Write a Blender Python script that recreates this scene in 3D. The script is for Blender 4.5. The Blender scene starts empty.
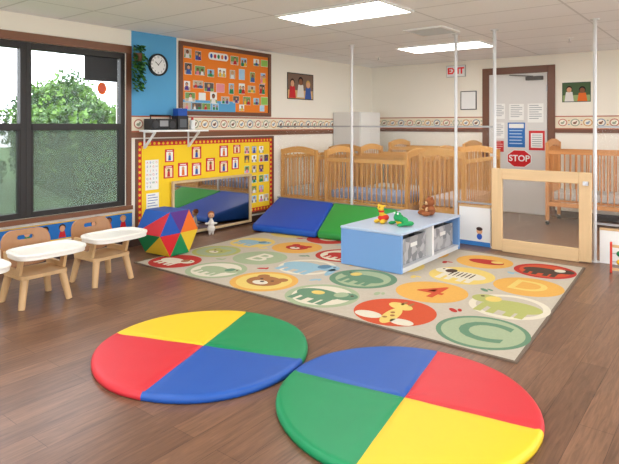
import bpy, math, random
from mathutils import Vector, Matrix, Euler
random.seed(7)
sc=bpy.context.scene
COL=sc.collection
PI=math.pi
try:
    sc.view_settings.view_transform='Standard'
except Exception: pass

# ------------------------------------------------------------------ materials
def S(r,g,b):
    def c(x):
        x/=255.0
        return x/12.92 if x<=0.04045 else ((x+0.055)/1.055)**2.4
    return (c(r),c(g),c(b),1)
MATS={}
def M(name,rgb,rough=0.5,metal=0.0,noise=0.0,scale=20,spec=0.4):
    if name in MATS: return MATS[name]
    m=bpy.data.materials.new(name); m.use_nodes=True
    nt=m.node_tree; b=nt.nodes['Principled BSDF']
    c=S(*rgb)
    b.inputs['Base Color'].default_value=c
    b.inputs['Roughness'].default_value=rough
    b.inputs['Metallic'].default_value=metal
    b.inputs['Specular IOR Level'].default_value=spec
    if noise>0:
        tc=nt.nodes.new('ShaderNodeTexCoord'); n=nt.nodes.new('ShaderNodeTexNoise')
        n.inputs['Scale'].default_value=scale; n.inputs['Detail'].default_value=4
        r=nt.nodes.new('ShaderNodeMapRange')
        r.inputs['To Min'].default_value=1-noise; r.inputs['To Max'].default_value=1+noise
        x=nt.nodes.new('ShaderNodeVectorMath'); x.operation='SCALE'
        x.inputs[0].default_value=c[:3]
        nt.links.new(tc.outputs['Object'],n.inputs['Vector'])
        nt.links.new(n.outputs['Fac'],r.inputs['Value'])
        nt.links.new(r.outputs['Result'],x.inputs['Scale'])
        nt.links.new(x.outputs['Vector'],b.inputs['Base Color'])
    MATS[name]=m; return m
def wood(name,rgb,axis='Z',rough=0.42,amt=0.12):
    if name in MATS: return MATS[name]
    m=bpy.data.materials.new(name); m.use_nodes=True
    nt=m.node_tree; b=nt.nodes['Principled BSDF']; c=S(*rgb)
    tc=nt.nodes.new('ShaderNodeTexCoord'); mp=nt.nodes.new('ShaderNodeMapping')
    sc_=[30,30,30]; sc_['XYZ'.index(axis)]=2.5
    mp.inputs['Scale'].default_value=sc_
    n=nt.nodes.new('ShaderNodeTexNoise'); n.inputs['Scale'].default_value=1; n.inputs['Detail'].default_value=5
    r=nt.nodes.new('ShaderNodeMapRange'); r.inputs['To Min'].default_value=1-amt; r.inputs['To Max'].default_value=1+amt
    x=nt.nodes.new('ShaderNodeVectorMath'); x.operation='SCALE'; x.inputs[0].default_value=c[:3]
    nt.links.new(tc.outputs['Object'],mp.inputs['Vector']); nt.links.new(mp.outputs['Vector'],n.inputs['Vector'])
    nt.links.new(n.outputs['Fac'],r.inputs['Value']); nt.links.new(r.outputs['Result'],x.inputs['Scale'])
    nt.links.new(x.outputs['Vector'],b.inputs['Base Color'])
    b.inputs['Roughness'].default_value=rough
    MATS[name]=m; return m
def emis(name,rgb,st):
    m=bpy.data.materials.new(name); m.use_nodes=True
    nt=m.node_tree; b=nt.nodes['Principled BSDF']
    b.inputs['Base Color'].default_value=S(*rgb)
    b.inputs['Emission Color'].default_value=S(*rgb); b.inputs['Emission Strength'].default_value=st
    return m
def floor_mat():
    m=bpy.data.materials.new('vinyl_plank'); m.use_nodes=True
    nt=m.node_tree; L=nt.links; b=nt.nodes['Principled BSDF']
    tc=nt.nodes.new('ShaderNodeTexCoord'); mp=nt.nodes.new('ShaderNodeMapping')
    mp.inputs['Rotation'].default_value=(0,0,PI/2)
    br=nt.nodes.new('ShaderNodeTexBrick'); br.inputs['Scale'].default_value=1
    br.inputs['Brick Width'].default_value=1.2; br.inputs['Row Height'].default_value=0.15
    br.inputs['Mortar Size'].default_value=0.0014; br.inputs['Mortar Smooth'].default_value=0.3
    br.inputs['Color1'].default_value=S(128,94,72); br.inputs['Color2'].default_value=S(108,78,60)
    br.inputs['Mortar'].default_value=S(70,48,38); br.offset=0.37
    L.new(tc.outputs['Object'],mp.inputs['Vector']); L.new(mp.outputs['Vector'],br.inputs['Vector'])
    mp2=nt.nodes.new('ShaderNodeMapping'); mp2.inputs['Scale'].default_value=(50,3.6,1)
    n=nt.nodes.new('ShaderNodeTexNoise'); n.inputs['Scale'].default_value=1; n.inputs['Detail'].default_value=8; n.inputs['Distortion'].default_value=1.0; n.inputs['Roughness'].default_value=.65
    L.new(tc.outputs['Object'],mp2.inputs['Vector']); L.new(mp2.outputs['Vector'],n.inputs['Vector'])
    r=nt.nodes.new('ShaderNodeMapRange'); r.inputs['From Min'].default_value=0.3; r.inputs['From Max'].default_value=0.7
    r.inputs['To Min'].default_value=0.6; r.inputs['To Max'].default_value=1.32
    L.new(n.outputs['Fac'],r.inputs['Value'])
    x=nt.nodes.new('ShaderNodeVectorMath'); x.operation='SCALE'
    L.new(br.outputs['Color'],x.inputs[0]); L.new(r.outputs['Result'],x.inputs['Scale'])
    L.new(x.outputs['Vector'],b.inputs['Base Color'])
    b.inputs['Roughness'].default_value=0.3; b.inputs['Specular IOR Level'].default_value=0.4
    return m
def ceil_mat():
    m=bpy.data.materials.new('acoustic_tile'); m.use_nodes=True
    nt=m.node_tree; L=nt.links; b=nt.nodes['Principled BSDF']
    tc=nt.nodes.new('ShaderNodeTexCoord'); mp=nt.nodes.new('ShaderNodeMapping')
    mp.inputs['Location'].default_value=(3.69+12.2,-4.12+12.2,0)
    br=nt.nodes.new('ShaderNodeTexBrick'); br.inputs['Scale'].default_value=1; br.offset=0
    br.inputs['Brick Width'].default_value=1.22; br.inputs['Row Height'].default_value=0.61
    br.inputs['Mortar Size'].default_value=0.012; br.inputs['Mortar Smooth'].default_value=0.2
    br.inputs['Color1'].default_value=S(251,251,251); br.inputs['Color2'].default_value=S(248,248,249)
    br.inputs['Mortar'].default_value=S(222,222,222)
    L.new(tc.outputs['Object'],mp.inputs['Vector']); L.new(mp.outputs['Vector'],br.inputs['Vector'])
    n=nt.nodes.new('ShaderNodeTexNoise'); n.inputs['Scale'].default_value=60; n.inputs['Detail'].default_value=3
    L.new(tc.outputs['Object'],n.inputs['Vector'])
    r=nt.nodes.new('ShaderNodeMapRange'); r.inputs['To Min'].default_value=0.95; r.inputs['To Max'].default_value=1.0
    L.new(n.outputs['Fac'],r.inputs['Value'])
    x=nt.nodes.new('ShaderNodeVectorMath'); x.operation='SCALE'
    L.new(br.outputs['Color'],x.inputs[0]); L.new(r.outputs['Result'],x.inputs['Scale'])
    L.new(x.outputs['Vector'],b.inputs['Base Color']); b.inputs['Roughness'].default_value=0.9
    return m
def ramp_mat(name,cols,scale,kind='noise',rough=0.6,stretch=(1,1,1)):
    m=bpy.data.materials.new(name); m.use_nodes=True
    nt=m.node_tree; L=nt.links; b=nt.nodes['Principled BSDF']
    tc=nt.nodes.new('ShaderNodeTexCoord'); oi=nt.nodes.new('ShaderNodeObjectInfo')
    mp=nt.nodes.new('ShaderNodeMapping'); mp.inputs['Scale'].default_value=stretch
    ad=nt.nodes.new('ShaderNodeVectorMath'); ad.operation='ADD'
    mu=nt.nodes.new('ShaderNodeVectorMath'); mu.operation='SCALE'; mu.inputs[0].default_value=(13,7,5)
    L.new(oi.outputs['Random'],mu.inputs['Scale'])
    L.new(tc.outputs['Object'],mp.inputs['Vector']); L.new(mp.outputs['Vector'],ad.inputs[0]); L.new(mu.outputs['Vector'],ad.inputs[1])
    if kind=='noise':
        n=nt.nodes.new('ShaderNodeTexNoise'); n.inputs['Scale'].default_value=scale; n.inputs['Detail'].default_value=2; out=n.outputs['Fac']
    else:
        n=nt.nodes.new('ShaderNodeTexVoronoi'); n.inputs['Scale'].default_value=scale
        sp=nt.nodes.new('ShaderNodeSeparateColor'); L.new(n.outputs['Color'],sp.inputs['Color']); out=sp.outputs['Red']
    L.new(ad.outputs['Vector'],n.inputs['Vector'])
    cr=nt.nodes.new('ShaderNodeValToRGB'); cr.color_ramp.interpolation='CONSTANT' if kind!='noise' else 'LINEAR'
    els=cr.color_ramp.elements
    while len(els)<len(cols): els.new(0.5)
    lo,hi=(0.3,0.7) if kind=='noise' else (0,1)
    for i,cc in enumerate(cols):
        els[i].position=lo+(hi-lo)*i/len(cols); els[i].color=S(*cc)
    L.new(out,cr.inputs['Fac']); L.new(cr.outputs['Color'],b.inputs['Base Color'])
    b.inputs['Roughness'].default_value=rough
    return m
def glass_mat(name,tint,fac,rough=.15):
    m=bpy.data.materials.new(name); m.use_nodes=True
    nt=m.node_tree; nt.nodes.clear()
    o=nt.nodes.new('ShaderNodeOutputMaterial'); mx=nt.nodes.new('ShaderNodeMixShader')
    t=nt.nodes.new('ShaderNodeBsdfTransparent'); p=nt.nodes.new('ShaderNodeBsdfPrincipled')
    p.inputs['Base Color'].default_value=S(*tint); p.inputs['Roughness'].default_value=rough
    mx.inputs[0].default_value=fac
    nt.links.new(t.outputs[0],mx.inputs[1]); nt.links.new(p.outputs[0],mx.inputs[2]); nt.links.new(mx.outputs[0],o.inputs[0])
    return m

# ------------------------------------------------------------------ mesh builder
class MB:
    def __init__(s): s.v=[];s.f=[];s.mi=[];s.mats=[]
    def _m(s,mat):
        if mat not in s.mats: s.mats.append(mat)
        return s.mats.index(mat)
    def add(s,vs,fs,mat):
        o=len(s.v); k=s._m(mat)
        s.v+= [tuple(p) for p in vs]
        for f in fs: s.f.append([i+o for i in f]); s.mi.append(k)
        return s
    def box(s,x0,x1,y0,y1,z0,z1,mat,rot=None,piv=None):
        vs=[Vector((x,y,z)) for x in (x0,x1) for y in (y0,y1) for z in (z0,z1)]
        if rot is not None:
            c=Vector(piv) if piv else Vector(((x0+x1)/2,(y0+y1)/2,(z0+z1)/2)); R=Euler(rot).to_matrix()
            vs=[c+R@(p-c) for p in vs]
        return s.add(vs,[(0,1,3,2),(4,6,7,5),(0,4,5,1),(2,3,7,6),(0,2,6,4),(1,5,7,3)],mat)
    def cyl(s,p0,p1,r0,mat,r1=None,n=14):
        r1=r0 if r1 is None else r1
        p0=Vector(p0);p1=Vector(p1);d=(p1-p0).normalized()
        a=Vector((0,0,1)) if abs(d.z)<.9 else Vector((1,0,0))
        u=d.cross(a).normalized();w=d.cross(u)
        vs=[p0+(u*math.cos(2*PI*i/n)+w*math.sin(2*PI*i/n))*r0 for i in range(n)]
        vs+=[p1+(u*math.cos(2*PI*i/n)+w*math.sin(2*PI*i/n))*r1 for i in range(n)]
        fs=[(i,(i+1)%n,n+(i+1)%n,n+i) for i in range(n)]+[tuple(range(n))[::-1],tuple(range(n,2*n))]
        return s.add(vs,fs,mat)
    def ball(s,c,r,mat,n=14,m=9,rot=None):
        if not hasattr(r,'__len__'): r=(r,r,r)
        R=Euler(rot).to_matrix() if rot else None
        vs=[];c=Vector(c)
        for j in range(1,m):
            th=PI*j/m
            for i in range(n):
                p=Vector((r[0]*math.sin(th)*math.cos(2*PI*i/n),r[1]*math.sin(th)*math.sin(2*PI*i/n),r[2]*math.cos(th)))
                vs.append(c+(R@p if R else p))
        t=Vector((0,0,r[2])); 
        vs+=[c+(R@t if R else t),c-(R@t if R else t)]
        fs=[]
        for j in range(m-2):
            for i in range(n):
                fs.append((j*n+i,(j+1)*n+i,(j+1)*n+(i+1)%n,j*n+(i+1)%n))
        T=len(vs)-2
        for i in range(n):
            fs.append((T,i,(i+1)%n)); fs.append((T+1,(m-2)*n+(i+1)%n,(m-2)*n+i))
        return s.add(vs,fs,mat)
    def prism(s,pts,d,mat,plane='XY',a=0.0):
        n=len(pts)
        def P(p,h):
            return {'XY':(p[0],p[1],h),'YZ':(h,p[0],p[1]),'XZ':(p[0],h,p[1])}[plane]
        vs=[P(p,a) for p in pts]+[P(p,a+d) for p in pts]
        fs=[tuple(range(n))[::-1],tuple(range(n,2*n))]+[(i,(i+1)%n,n+(i+1)%n,n+i) for i in range(n)]
        return s.add(vs,fs,mat)
    def ring(s,o,i_,d,mat,plane='XY',a=0.0):
        n=len(o)
        def P(p,h):
            return {'XY':(p[0],p[1],h),'YZ':(h,p[0],p[1]),'XZ':(p[0],h,p[1])}[plane]
        vs=[P(p,a) for p in o]+[P(p,a) for p in i_]+[P(p,a+d) for p in o]+[P(p,a+d) for p in i_]
        fs=[]
        for k in range(n):
            q=(k+1)%n
            fs+=[(k,n+k,n+q,q),(2*n+k,2*n+q,3*n+q,3*n+k),(k,q,2*n+q,2*n+k),(n+k,3*n+k,3*n+q,n+q)]
        return s.add(vs,fs,mat)
    def flat(s,pts,z,mat):
        return s.add([(p[0],p[1],z) for p in pts],[tuple(range(len(pts)))],mat)
    def text(s,body,size,mat,loc=(0,0,0),ex=0.0006,mtx=None,ax='CENTER',bold=0):
        cu=bpy.data.curves.new('t','FONT'); cu.body=body; cu.size=size; cu.align_x=ax; cu.align_y='CENTER'
        cu.extrude=ex; cu.offset=bold; cu.resolution_u=4
        o=bpy.data.objects.new('t',cu); COL.objects.link(o)
        bpy.context.view_layer.update()
        dg=bpy.context.evaluated_depsgraph_get()
        me=bpy.data.meshes.new_from_object(o.evaluated_get(dg))
        mt=mtx if mtx is not None else Matrix.Translation(loc)
        s.add([mt@v.co for v in me.vertices],[tuple(p.vertices) for p in me.polygons],mat)
        bpy.data.objects.remove(o); bpy.data.curves.remove(cu); bpy.data.meshes.remove(me)
        return s
    def obj(s,name,parent=None,loc=(0,0,0),rot=(0,0,0),bevel=0,smooth=False,label=None,cat=None,group=None,kind=None,seg=2):
        me=bpy.data.meshes.new(name); me.from_pydata(s.v,[],s.f)
        for m in s.mats: me.materials.append(m)
        me.polygons.foreach_set('material_index',s.mi)
        if smooth: me.polygons.foreach_set('use_smooth',[True]*len(s.f))
        me.update()
        o=bpy.data.objects.new(name,me); COL.objects.link(o)
        o.location=loc; o.rotation_euler=rot
        if parent: o.parent=parent
        if bevel:
            b=o.modifiers.new('bevel','BEVEL'); b.width=bevel; b.segments=seg; b.limit_method='ANGLE'; b.angle_limit=math.radians(40)
        if label: o['label']=label
        if cat: o['category']=cat
        if group: o['group']=group
        if kind: o['kind']=kind
        return o
def ell(cx,cy,rx,ry,n=28,a=0):
    ca,sa=math.cos(a),math.sin(a); r=[]
    for i in range(n):
        x=rx*math.cos(2*PI*i/n); y=ry*math.sin(2*PI*i/n)
        r.append((cx+x*ca-y*sa,cy+x*sa+y*ca))
    return r
def rrect(w,h,r,cx=0,cy=0,k=5):
    pts=[]
    for qx,qy,a0 in ((w/2-r,h/2-r,0),(-w/2+r,h/2-r,PI/2),(-w/2+r,-h/2+r,PI),(w/2-r,-h/2+r,1.5*PI)):
        for i in range(k+1):
            a=a0+PI/2*i/k; pts.append((cx+qx+r*math.cos(a),cy+qy+r*math.sin(a)))
    return pts
def empty(name,loc,rotz,label,cat,group=None):
    e=bpy.data.objects.new(name,None); e.empty_display_size=.1; COL.objects.link(e)
    e.location=loc; e.rotation_euler=(0,0,rotz); e['label']=label; e['category']=cat
    if group: e['group']=group
    return e
def dup(root,loc,rotz,label=None):
    def rec(o,par):
        c=o.copy(); COL.objects.link(c)
        if par: c.parent=par
        for ch in o.children: rec(ch,c)
        return c
    r=rec(root,None); r.location=loc; r.rotation_euler=(0,0,rotz)
    if label: r['label']=label
    return r
WA=(PI/2,0,PI/2)
WB=(PI/2,0,0)
XL=-5.58; YB=9.08; ZC=2.52; XR=2.2; YN=-1.9

cream=M('wall_cream',(244,238,224),0.85,noise=.012,scale=3)
white=M('white_laminate',(240,240,238),0.4)
dark=M('dark_bronze',(40,36,34),0.45)
brown=wood('brown_trim',(122,78,52),'Y')
brownv=wood('brown_trim_v',(112,70,48),'Z')
brownx=wood('brown_trim_x',(112,70,48),'X')
black=M('black_plastic',(22,22,24),0.4)
chrome=M('brushed_steel',(200,200,202),0.3,0.9)
red=M('red',(200,30,40),0.55); blue=M('blue',(26,78,168),0.55); green=M('green',(20,130,76),0.55)
yellow=M('yellow',(232,188,36),0.55); orange=M('orange',(226,108,32),0.6); purple=M('purple',(84,44,128),0.55)

# ------------------------------------------------------------------ room shell
b=MB(); b.box(XL-0.2,XR+.15,YN-.15,YB+.15,-.1,0,floor_mat()); b.obj('floor',kind='structure')
b=MB(); b.box(XL-.2,XR+.15,YN-.15,YB+.15,ZC,ZC+.1,ceil_mat()); b.obj('ceiling',kind='structure')
WY0,WY1,WZ0,WZ1=0.6,3.70,.49,2.25
b=MB()
b.box(XL-.2,XL,YN,WY0,0,ZC,cream); b.box(XL-.2,XL,WY1,YB,0,ZC,cream)
b.box(XL-.2,XL,WY0,WY1,0,WZ0,cream); b.box(XL-.2,XL,WY0,WY1,WZ1,ZC,cream)
b.obj('wall_left',kind='structure')
b=MB(); b.box(XL-.2,XR+.15,YB,YB+.15,0,ZC,cream); b.obj('wall_back',kind='structure')
b=MB(); b.box(XR,XR+.15,YN,YB,0,.5,cream); b.box(XR,XR+.15,YN,YB,2.3,ZC,cream)
for y0,y1 in ((YN,-1.2),(2.2,2.6),(5.6,6.0),(8.6,YB)): b.box(XR,XR+.15,y0,y1,.5,2.3,cream)  # piers leave unseen gaps, added so daylight fills from the side
b.obj('wall_right',kind='structure')
b=MB(); b.box(XL-.2,XR+.15,YN-.15,YN,0,.5,cream); b.box(XL-.2,XR+.15,YN-.15,YN,2.3,ZC,cream)
for x0,x1 in ((XL-.2,-4.9),(-1.9,-1.5),(1.5,XR+.15)): b.box(x0,x1,YN-.15,YN,.5,2.3,cream)  # gaps behind the camera, added for more fill daylight
b.obj('wall_front',kind='structure')
b=MB()
for y0,y1 in ((-1.2,2.2),(2.6,5.6),(6.0,8.6)):
    b.box(XR+.05,XR+.1,y0,y0+.06,.5,2.3,dark); b.box(XR+.05,XR+.1,y1-.06,y1,.5,2.3,dark); b.box(XR+.05,XR+.1,y0,y1,.5,.56,dark); b.box(XR+.05,XR+.1,y0,y1,2.24,2.3,dark)
b.obj('window_3',kind='structure')  # bare frames for the added fill openings, out of view
b=MB()
for x0,x1 in ((-4.9,-1.9),(-1.5,1.5)):
    b.box(x0,x0+.06,YN-.1,YN-.05,.5,2.3,dark); b.box(x1-.06,x1,YN-.1,YN-.05,.5,2.3,dark); b.box(x0,x1,YN-.1,YN-.05,.5,.56,dark); b.box(x0,x1,YN-.1,YN-.05,2.24,2.3,dark)
b.obj('window_4',kind='structure')  # unseen unglazed frames in the openings added for fill light
b=MB(); b.box(XL,XL+.012,YN,YB,0,.1,M('baseboard_brown',(70,50,42),.5)); b.obj('baseboard_left',kind='structure')
b=MB(); b.box(XL+.012,-3.4,YB-.012,YB,0,.1,MATS['baseboard_brown']); b.box(-2.25,XR,YB-.012,YB,0,.1,MATS['baseboard_brown']); b.obj('baseboard_back',kind='structure')
# wallpaper frieze: cream band with repeating oval medallions
wpap=M('border_paper',(236,224,200),.8,noise=.05,scale=12)
wtop=M('border_edge',(176,98,70),.7)
med=[M('medal_rose',(196,130,112),.8),M('medal_sage',(158,166,140),.8),M('medal_ochre',(208,160,100),.8),M('medal_blue',(140,156,172),.8)]
mbr=M('medal_brown',(132,88,66),.8); mpale=M('medal_pale',(246,238,222),.8)
def frieze(b,a0,a1,zc,put):
    n=int((a1-a0)/.17)
    for i in range(n):
        a=a0+(i+.5)*(a1-a0)/n
        put(b,ell(a,zc,.066,.058,16),.0052,med[i%4]); put(b,ell(a,zc,.05,.043,14),.0058,mpale)
        put(b,ell(a-.006,zc-.008,.026,.018,10),.0064,mbr if i%2 else med[(i+1)%4]); put(b,ell(a+.018,zc+.012,.012,.013,10),.0068,mbr if i%2 else med[(i+1)%4])
        put(b,ell(a+.085*(a1-a0)/n/.17,zc+.03,.014,.01,8),.0055,med[(i+2)%4]); put(b,ell(a+.085*(a1-a0)/n/.17,zc-.03,.014,.01,8),.0055,med[(i+3)%4])
def putA(b,pts,h,m): b.add([(XL+h,p[0],p[1]) for p in pts],[tuple(range(len(pts)))],m)
def putB(b,pts,h,m): b.add([(p[0],YB-h,p[1]) for p in pts],[tuple(range(len(pts)))[::-1]],m)
b=MB(); b.box(XL,XL+.004,3.76,YB,1.35,1.52,wpap); b.box(XL,XL+.005,3.76,YB,1.514,1.53,wtop); b.box(XL,XL+.005,3.76,YB,1.335,1.352,wtop)
frieze(b,3.78,YB-.02,1.433,putA); b.obj('trim_1',kind='structure')
b=MB(); b.box(XL,-3.4,YB-.004,YB,1.37,1.55,wpap); b.box(-2.25,XR,YB-.004,YB,1.37,1.55,wpap)
for x0,x1 in ((XL,-3.4),(-2.25,XR)):
    b.box(x0,x1,YB-.005,YB,1.544,1.56,wtop); b.box(x0,x1,YB-.005,YB,1.355,1.372,wtop)
    frieze(b,x0+.02,x1-.02,1.458,putB)
b.obj('trim_2',kind='structure')
b=MB(); b.box(XL,XL+.02,3.76,YB,1.27,1.335,brown); b.obj('trim_3',kind='structure')
b=MB(); b.box(XL+.02,-3.4,YB-.02,YB,1.30,1.355,brownx); b.box(-2.25,XR,YB-.02,YB,1.30,1.355,brownx); b.obj('trim_4',kind='structure')
b=MB(); b.box(XL,XL+.025,WY0-.06,WY1+.06,WZ1,WZ1+.085,brown); b.box(XL,XL+.05,WY0-.06,WY1+.06,WZ0-.045,WZ0,brown); b.box(XL,XL+.02,WY1,WY1+.06,WZ0,WZ1,brownv); b.obj('trim_5',kind='structure')
clear=glass_mat('window_glass',(230,235,235),.04)
screen=glass_mat('insect_screen',(128,146,134),.55,.9)
def window(n,y0,y1):
    b=MB(); f=.055; x0,x1=XL-.1,XL-.02
    b.box(x0,x1,y0,y0+f,WZ0,WZ1,dark); b.box(x0,x1,y1-f,y1,WZ0,WZ1,dark)
    b.box(x0,x1,y0+f,y1-f,WZ0,WZ0+f,dark); b.box(x0,x1,y0+f,y1-f,WZ1-.07,WZ1,dark)
    b.box(x0-.01,x1+.01,y0+f,y1-f,1.365,1.435,dark)
    b.box(x0+.02,x1,y0+f,y0+f+.02,WZ0+f,1.365,dark); b.box(x0+.02,x1,y1-f-.02,y1-f,WZ0+f,1.365,dark)
    w=b.obj('window_%d'%n,kind='structure',bevel=.004)
    g=MB(); g.box(XL-.065,XL-.06,y0+f,y1-f,1.435,WZ1-.07,clear); g.obj('upper_pane',parent=w)
    g=MB(); g.box(XL-.065,XL-.06,y0+f,y1-f,WZ0+f,1.365,screen); g.obj('lower_pane',parent=w)
window(1,2.58,WY1); window(2,1.3,2.58)
b=MB(); b.box(XL-.1,XL-.02,.6,1.3,WZ0,WZ1,cream); b.obj('wall_left_infill',kind='structure')
b=MB(); b.box(-.2,.2,-.16,.12,0,.005,black)
b.obj('window_film',loc=(XL-.055,3.42,2.07),rot=WA,label='square of black film covering the window pane corner',cat='film')
b=MB(); b.prism(ell(0,0,.055,.07),.003,orange,a=0); b.prism(ell(0,0,.035,.045),.001,M('sticker_red',(220,90,60)),a=.003)
b.obj('window_sticker',loc=(XL-.057,3.43,1.83),rot=WA,label='round orange sticker on the window glass',cat='sticker')

# outside
pale_ground=M('bounce_ground',(190,188,176),.9,noise=.08,scale=4)  # unseen ground, coloured pale to bounce daylight up to the ceiling
b=MB(); b.box(XL-1.0,30,-30,40,-.3,-.12,pale_ground); b.box(-40,XL-1.0,-30,40,-.3,-.12,M('lawn',(84,118,58),.9,noise=.2,scale=5)); b.obj('ground',kind='structure')
leafA=ramp_mat('leaves',[(36,70,24),(62,102,36),(102,142,54),(46,84,30)],1.2,'noise',.6)
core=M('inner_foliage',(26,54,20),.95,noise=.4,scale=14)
barkm=M('bark',(90,75,60),.9,noise=.3)
def bush(x,y,r,h):
    e=empty('bush',(x,y,-.12),0,'leafy green bush outside the window','bush','bushes outside the window')
    t=MB(); t.cyl((0,0,0),(0,0,h*.6),.06,barkm,.03); t.obj('trunk',parent=e)
    l=MB(); vs=[];fs=[]
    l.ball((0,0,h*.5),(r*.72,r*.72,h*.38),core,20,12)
    for i in range(4600):
        d=Vector((random.gauss(0,1),random.gauss(0,1),random.gauss(0,1))).normalized()
        rr=random.uniform(.66,.92)*(1+.08*math.sin(5*d.x+3*d.y)+.08*math.sin(7*d.z+x))
        p=Vector((d.x*r*rr,d.y*r*rr,h*.52+d.z*h*.5*rr))
        if p.z<.05: continue
        a=Vector((random.gauss(0,1),random.gauss(0,1),random.gauss(0,1))).normalized()*.062
        c=a.cross(Vector((random.gauss(0,1),random.gauss(0,1),random.gauss(0,1)))).normalized()*.035
        o=len(vs); vs+=[p-a,p+c,p+a,p-c]; fs.append((o,o+1,o+2,o+3))
    l.add(vs,fs,leafA); l.obj('foliage',parent=e,kind='stuff')
for x,y,r,h in ((-9.2,2.9,1.05,2.0),(-9.2,5.25,1.05,2.05),(-9.2,7.6,1.05,2.15),(-12.0,3.5,1.25,2.35),(-12.0,6.3,1.25,2.7),(-12.0,9.1,1.25,2.8),(-15.0,4.9,1.3,2.7),(-15.0,7.9,1.3,2.95)):
    bush(x,y,r,h)

# ------------------------------------------------------------------ ceiling fittings
lampm=emis('lamp_diffuser',(255,253,249),14.0)
def troffer(x,y):
    e=empty('ceiling_light',(x,y,ZC),0,'recessed fluorescent ceiling light with white diffuser','light','fluorescent ceiling lights')
    b=MB(); o=[(-.61,-.32),(.61,-.32),(.61,.32),(-.61,.32)]; i=[(-.585,-.295),(.585,-.295),(.585,.295),(-.585,.295)]
    b.ring(o,i,.02,white,a=-.02); b.obj('light_frame',parent=e)
    b=MB(); b.box(-.585,.585,-.295,.295,-.014,-.004,lampm); b.obj('diffuser',parent=e)
    return e
t0=troffer(-3.07,4.46)
for p in ((-3.25,7.24),(-3.07,1.4),(.5,4.46),(.5,7.24),(.5,1.4),(-3.07,-1.1),(.5,-1.1)):
    dup(t0,(p[0],p[1],ZC),0)
b=MB(); b.ring([(-.25,-.25),(.25,-.25),(.25,.25),(-.25,.25)],[(-.21,-.21),(.21,-.21),(.21,.21),(-.21,.21)],.015,white,a=-.015)
for i in range(9): b.box(-.21,.21,-.2+i*.05,-.18+i*.05,-.014,-.004,M('vent_grey',(210,208,206),.6),rot=(.5,0,0))
b.box(-.21,.21,-.21,.21,-.003,-.001,M('vent_dark',(140,138,136),.8))
b.obj('air_vent',loc=(-2.83,5.93,ZC),label='square white louvred air vent in the ceiling',cat='vent')
for i,(x,y) in enumerate(((-1.69,7.5),(-4.6,7.7))):
    b=MB(); b.cyl((0,0,-.008),(0,0,0),.05,white); b.cyl((0,0,-.05),(0,0,-.008),.01,chrome); b.cyl((0,0,-.055),(0,0,-.05),.022,chrome)
    b.obj('sprinkler_head',loc=(x,y,ZC),label='small chrome fire sprinkler head on the ceiling',cat='sprinkler',group='ceiling sprinklers')

# ------------------------------------------------------------------ rug
rb=M('rug_beige',(184,174,158),.95,noise=.1,scale=45,spec=.1)
rug=MB()
FL,FR,BR,BL=(-4.9,3.34),(-1.04,3.33),(-1.2,5.97),(-4.96,5.97)
edge=M('rug_edge',(110,94,80),.9)
rug.prism([FL,FR,BR,BL],.010,edge)
def inset(k):
    c=((FL[0]+FR[0]+BR[0]+BL[0])/4,(FL[1]+BR[1])/2)
    return [(p[0]-math.copysign(k,p[0]-c[0]),p[1]-math.copysign(k,p[1]-c[1])) for p in (FL,FR,BR,BL)]
rug.prism(inset(.02),.001,rb,a=.010)
def RC(n,c): return M('rug_'+n,c,.95,noise=.08,scale=60,spec=.1)
rR=RC('red',(174,58,52)); rO=RC('orange',(212,162,84)); rY=RC('yellow',(214,188,108)); rG=RC('green',(102,134,108)); rS=RC('sage',(156,169,137))
rB=RC('blue',(142,174,188)); rOR=RC('redorange',(194,84,56)); rW=RC('cream',(210,202,182)); rK=RC('dark',(84,68,58)); rOl=RC('olive',(168,170,104)); rBr=RC('brown',(156,108,70)); rDB=RC('darkblue',(94,128,150))
Z1,Z2,Z3,Z4=.0116,.0123,.013,.0137
def disc(cx,cy,r,c,z=Z1): rug.flat(ell(cx,cy,r,r,40),z,c)
def E(cx,cy,rx,ry,c,z=Z2,a=0): rug.flat(ell(cx,cy,rx,ry,20,a),z,c)
def ringd(cx,cy,r,c,inner=rb): disc(cx,cy,r,c); disc(cx,cy,r*.82,inner,Z1+.0003)
def txt(cx,cy,ch,size,c,bold=.004): rug.text(ch,size,c,mtx=Matrix.Translation((cx,cy,Z2)),ex=.0002,bold=bold)
def bear(cx,cy,c,c2,s=1):
    for sx in (-1,1): E(cx+sx*.085*s,cy+.09*s,.045*s,.045*s,c)
    E(cx,cy,.13*s,.115*s,c,Z2+.0001); E(cx,cy-.04*s,.06*s,.045*s,c2,Z3); E(cx,cy-.02*s,.018*s,.014*s,rK,Z4)
    for sx in (-1,1): E(cx+sx*.05*s,cy+.03*s,.013*s,.013*s,rK,Z4)
def quad(cx,cy,c,c2,s=1,f=1,trunk=False):
    E(cx-.02*f*s,cy,.16*s,.1*s,c)
    for dx in (-.12,-.05,.04,.1): rug.flat([(cx+dx*s-.022*s,cy-.17*s),(cx+dx*s+.022*s,cy-.17*s),(cx+dx*s+.022*s,cy-.02*s),(cx+dx*s-.022*s,cy-.02*s)],Z2-.0002,c)
    E(cx+.15*f*s,cy+.06*s,.08*s,.075*s,c,Z3); E(cx+.11*f*s,cy+.07*s,.045*s,.055*s,c2,Z4); E(cx+.18*f*s,cy+.09*s,.012*s,.012*s,rK,Z4)
    if trunk: E(cx+.22*f*s,cy-.02*s,.025*s,.09*s,c,Z3,.3*f)
X=[-4.6,-4.01,-3.38,-2.72,-2.05,-1.38]; Y=[3.6,4.22,4.9,5.6]
disc(X[0],3.63,.27,rR); quad(X[0]-.02,3.63,rW,rBr,.95)
ringd(X[1],3.66,.30,rS,rW); quad(X[1],3.66,rS,rG,1.05)
ringd(X[2],3.66,.31,rO,rY); bear(X[2],3.66,rBr,rW,1.3)
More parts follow.
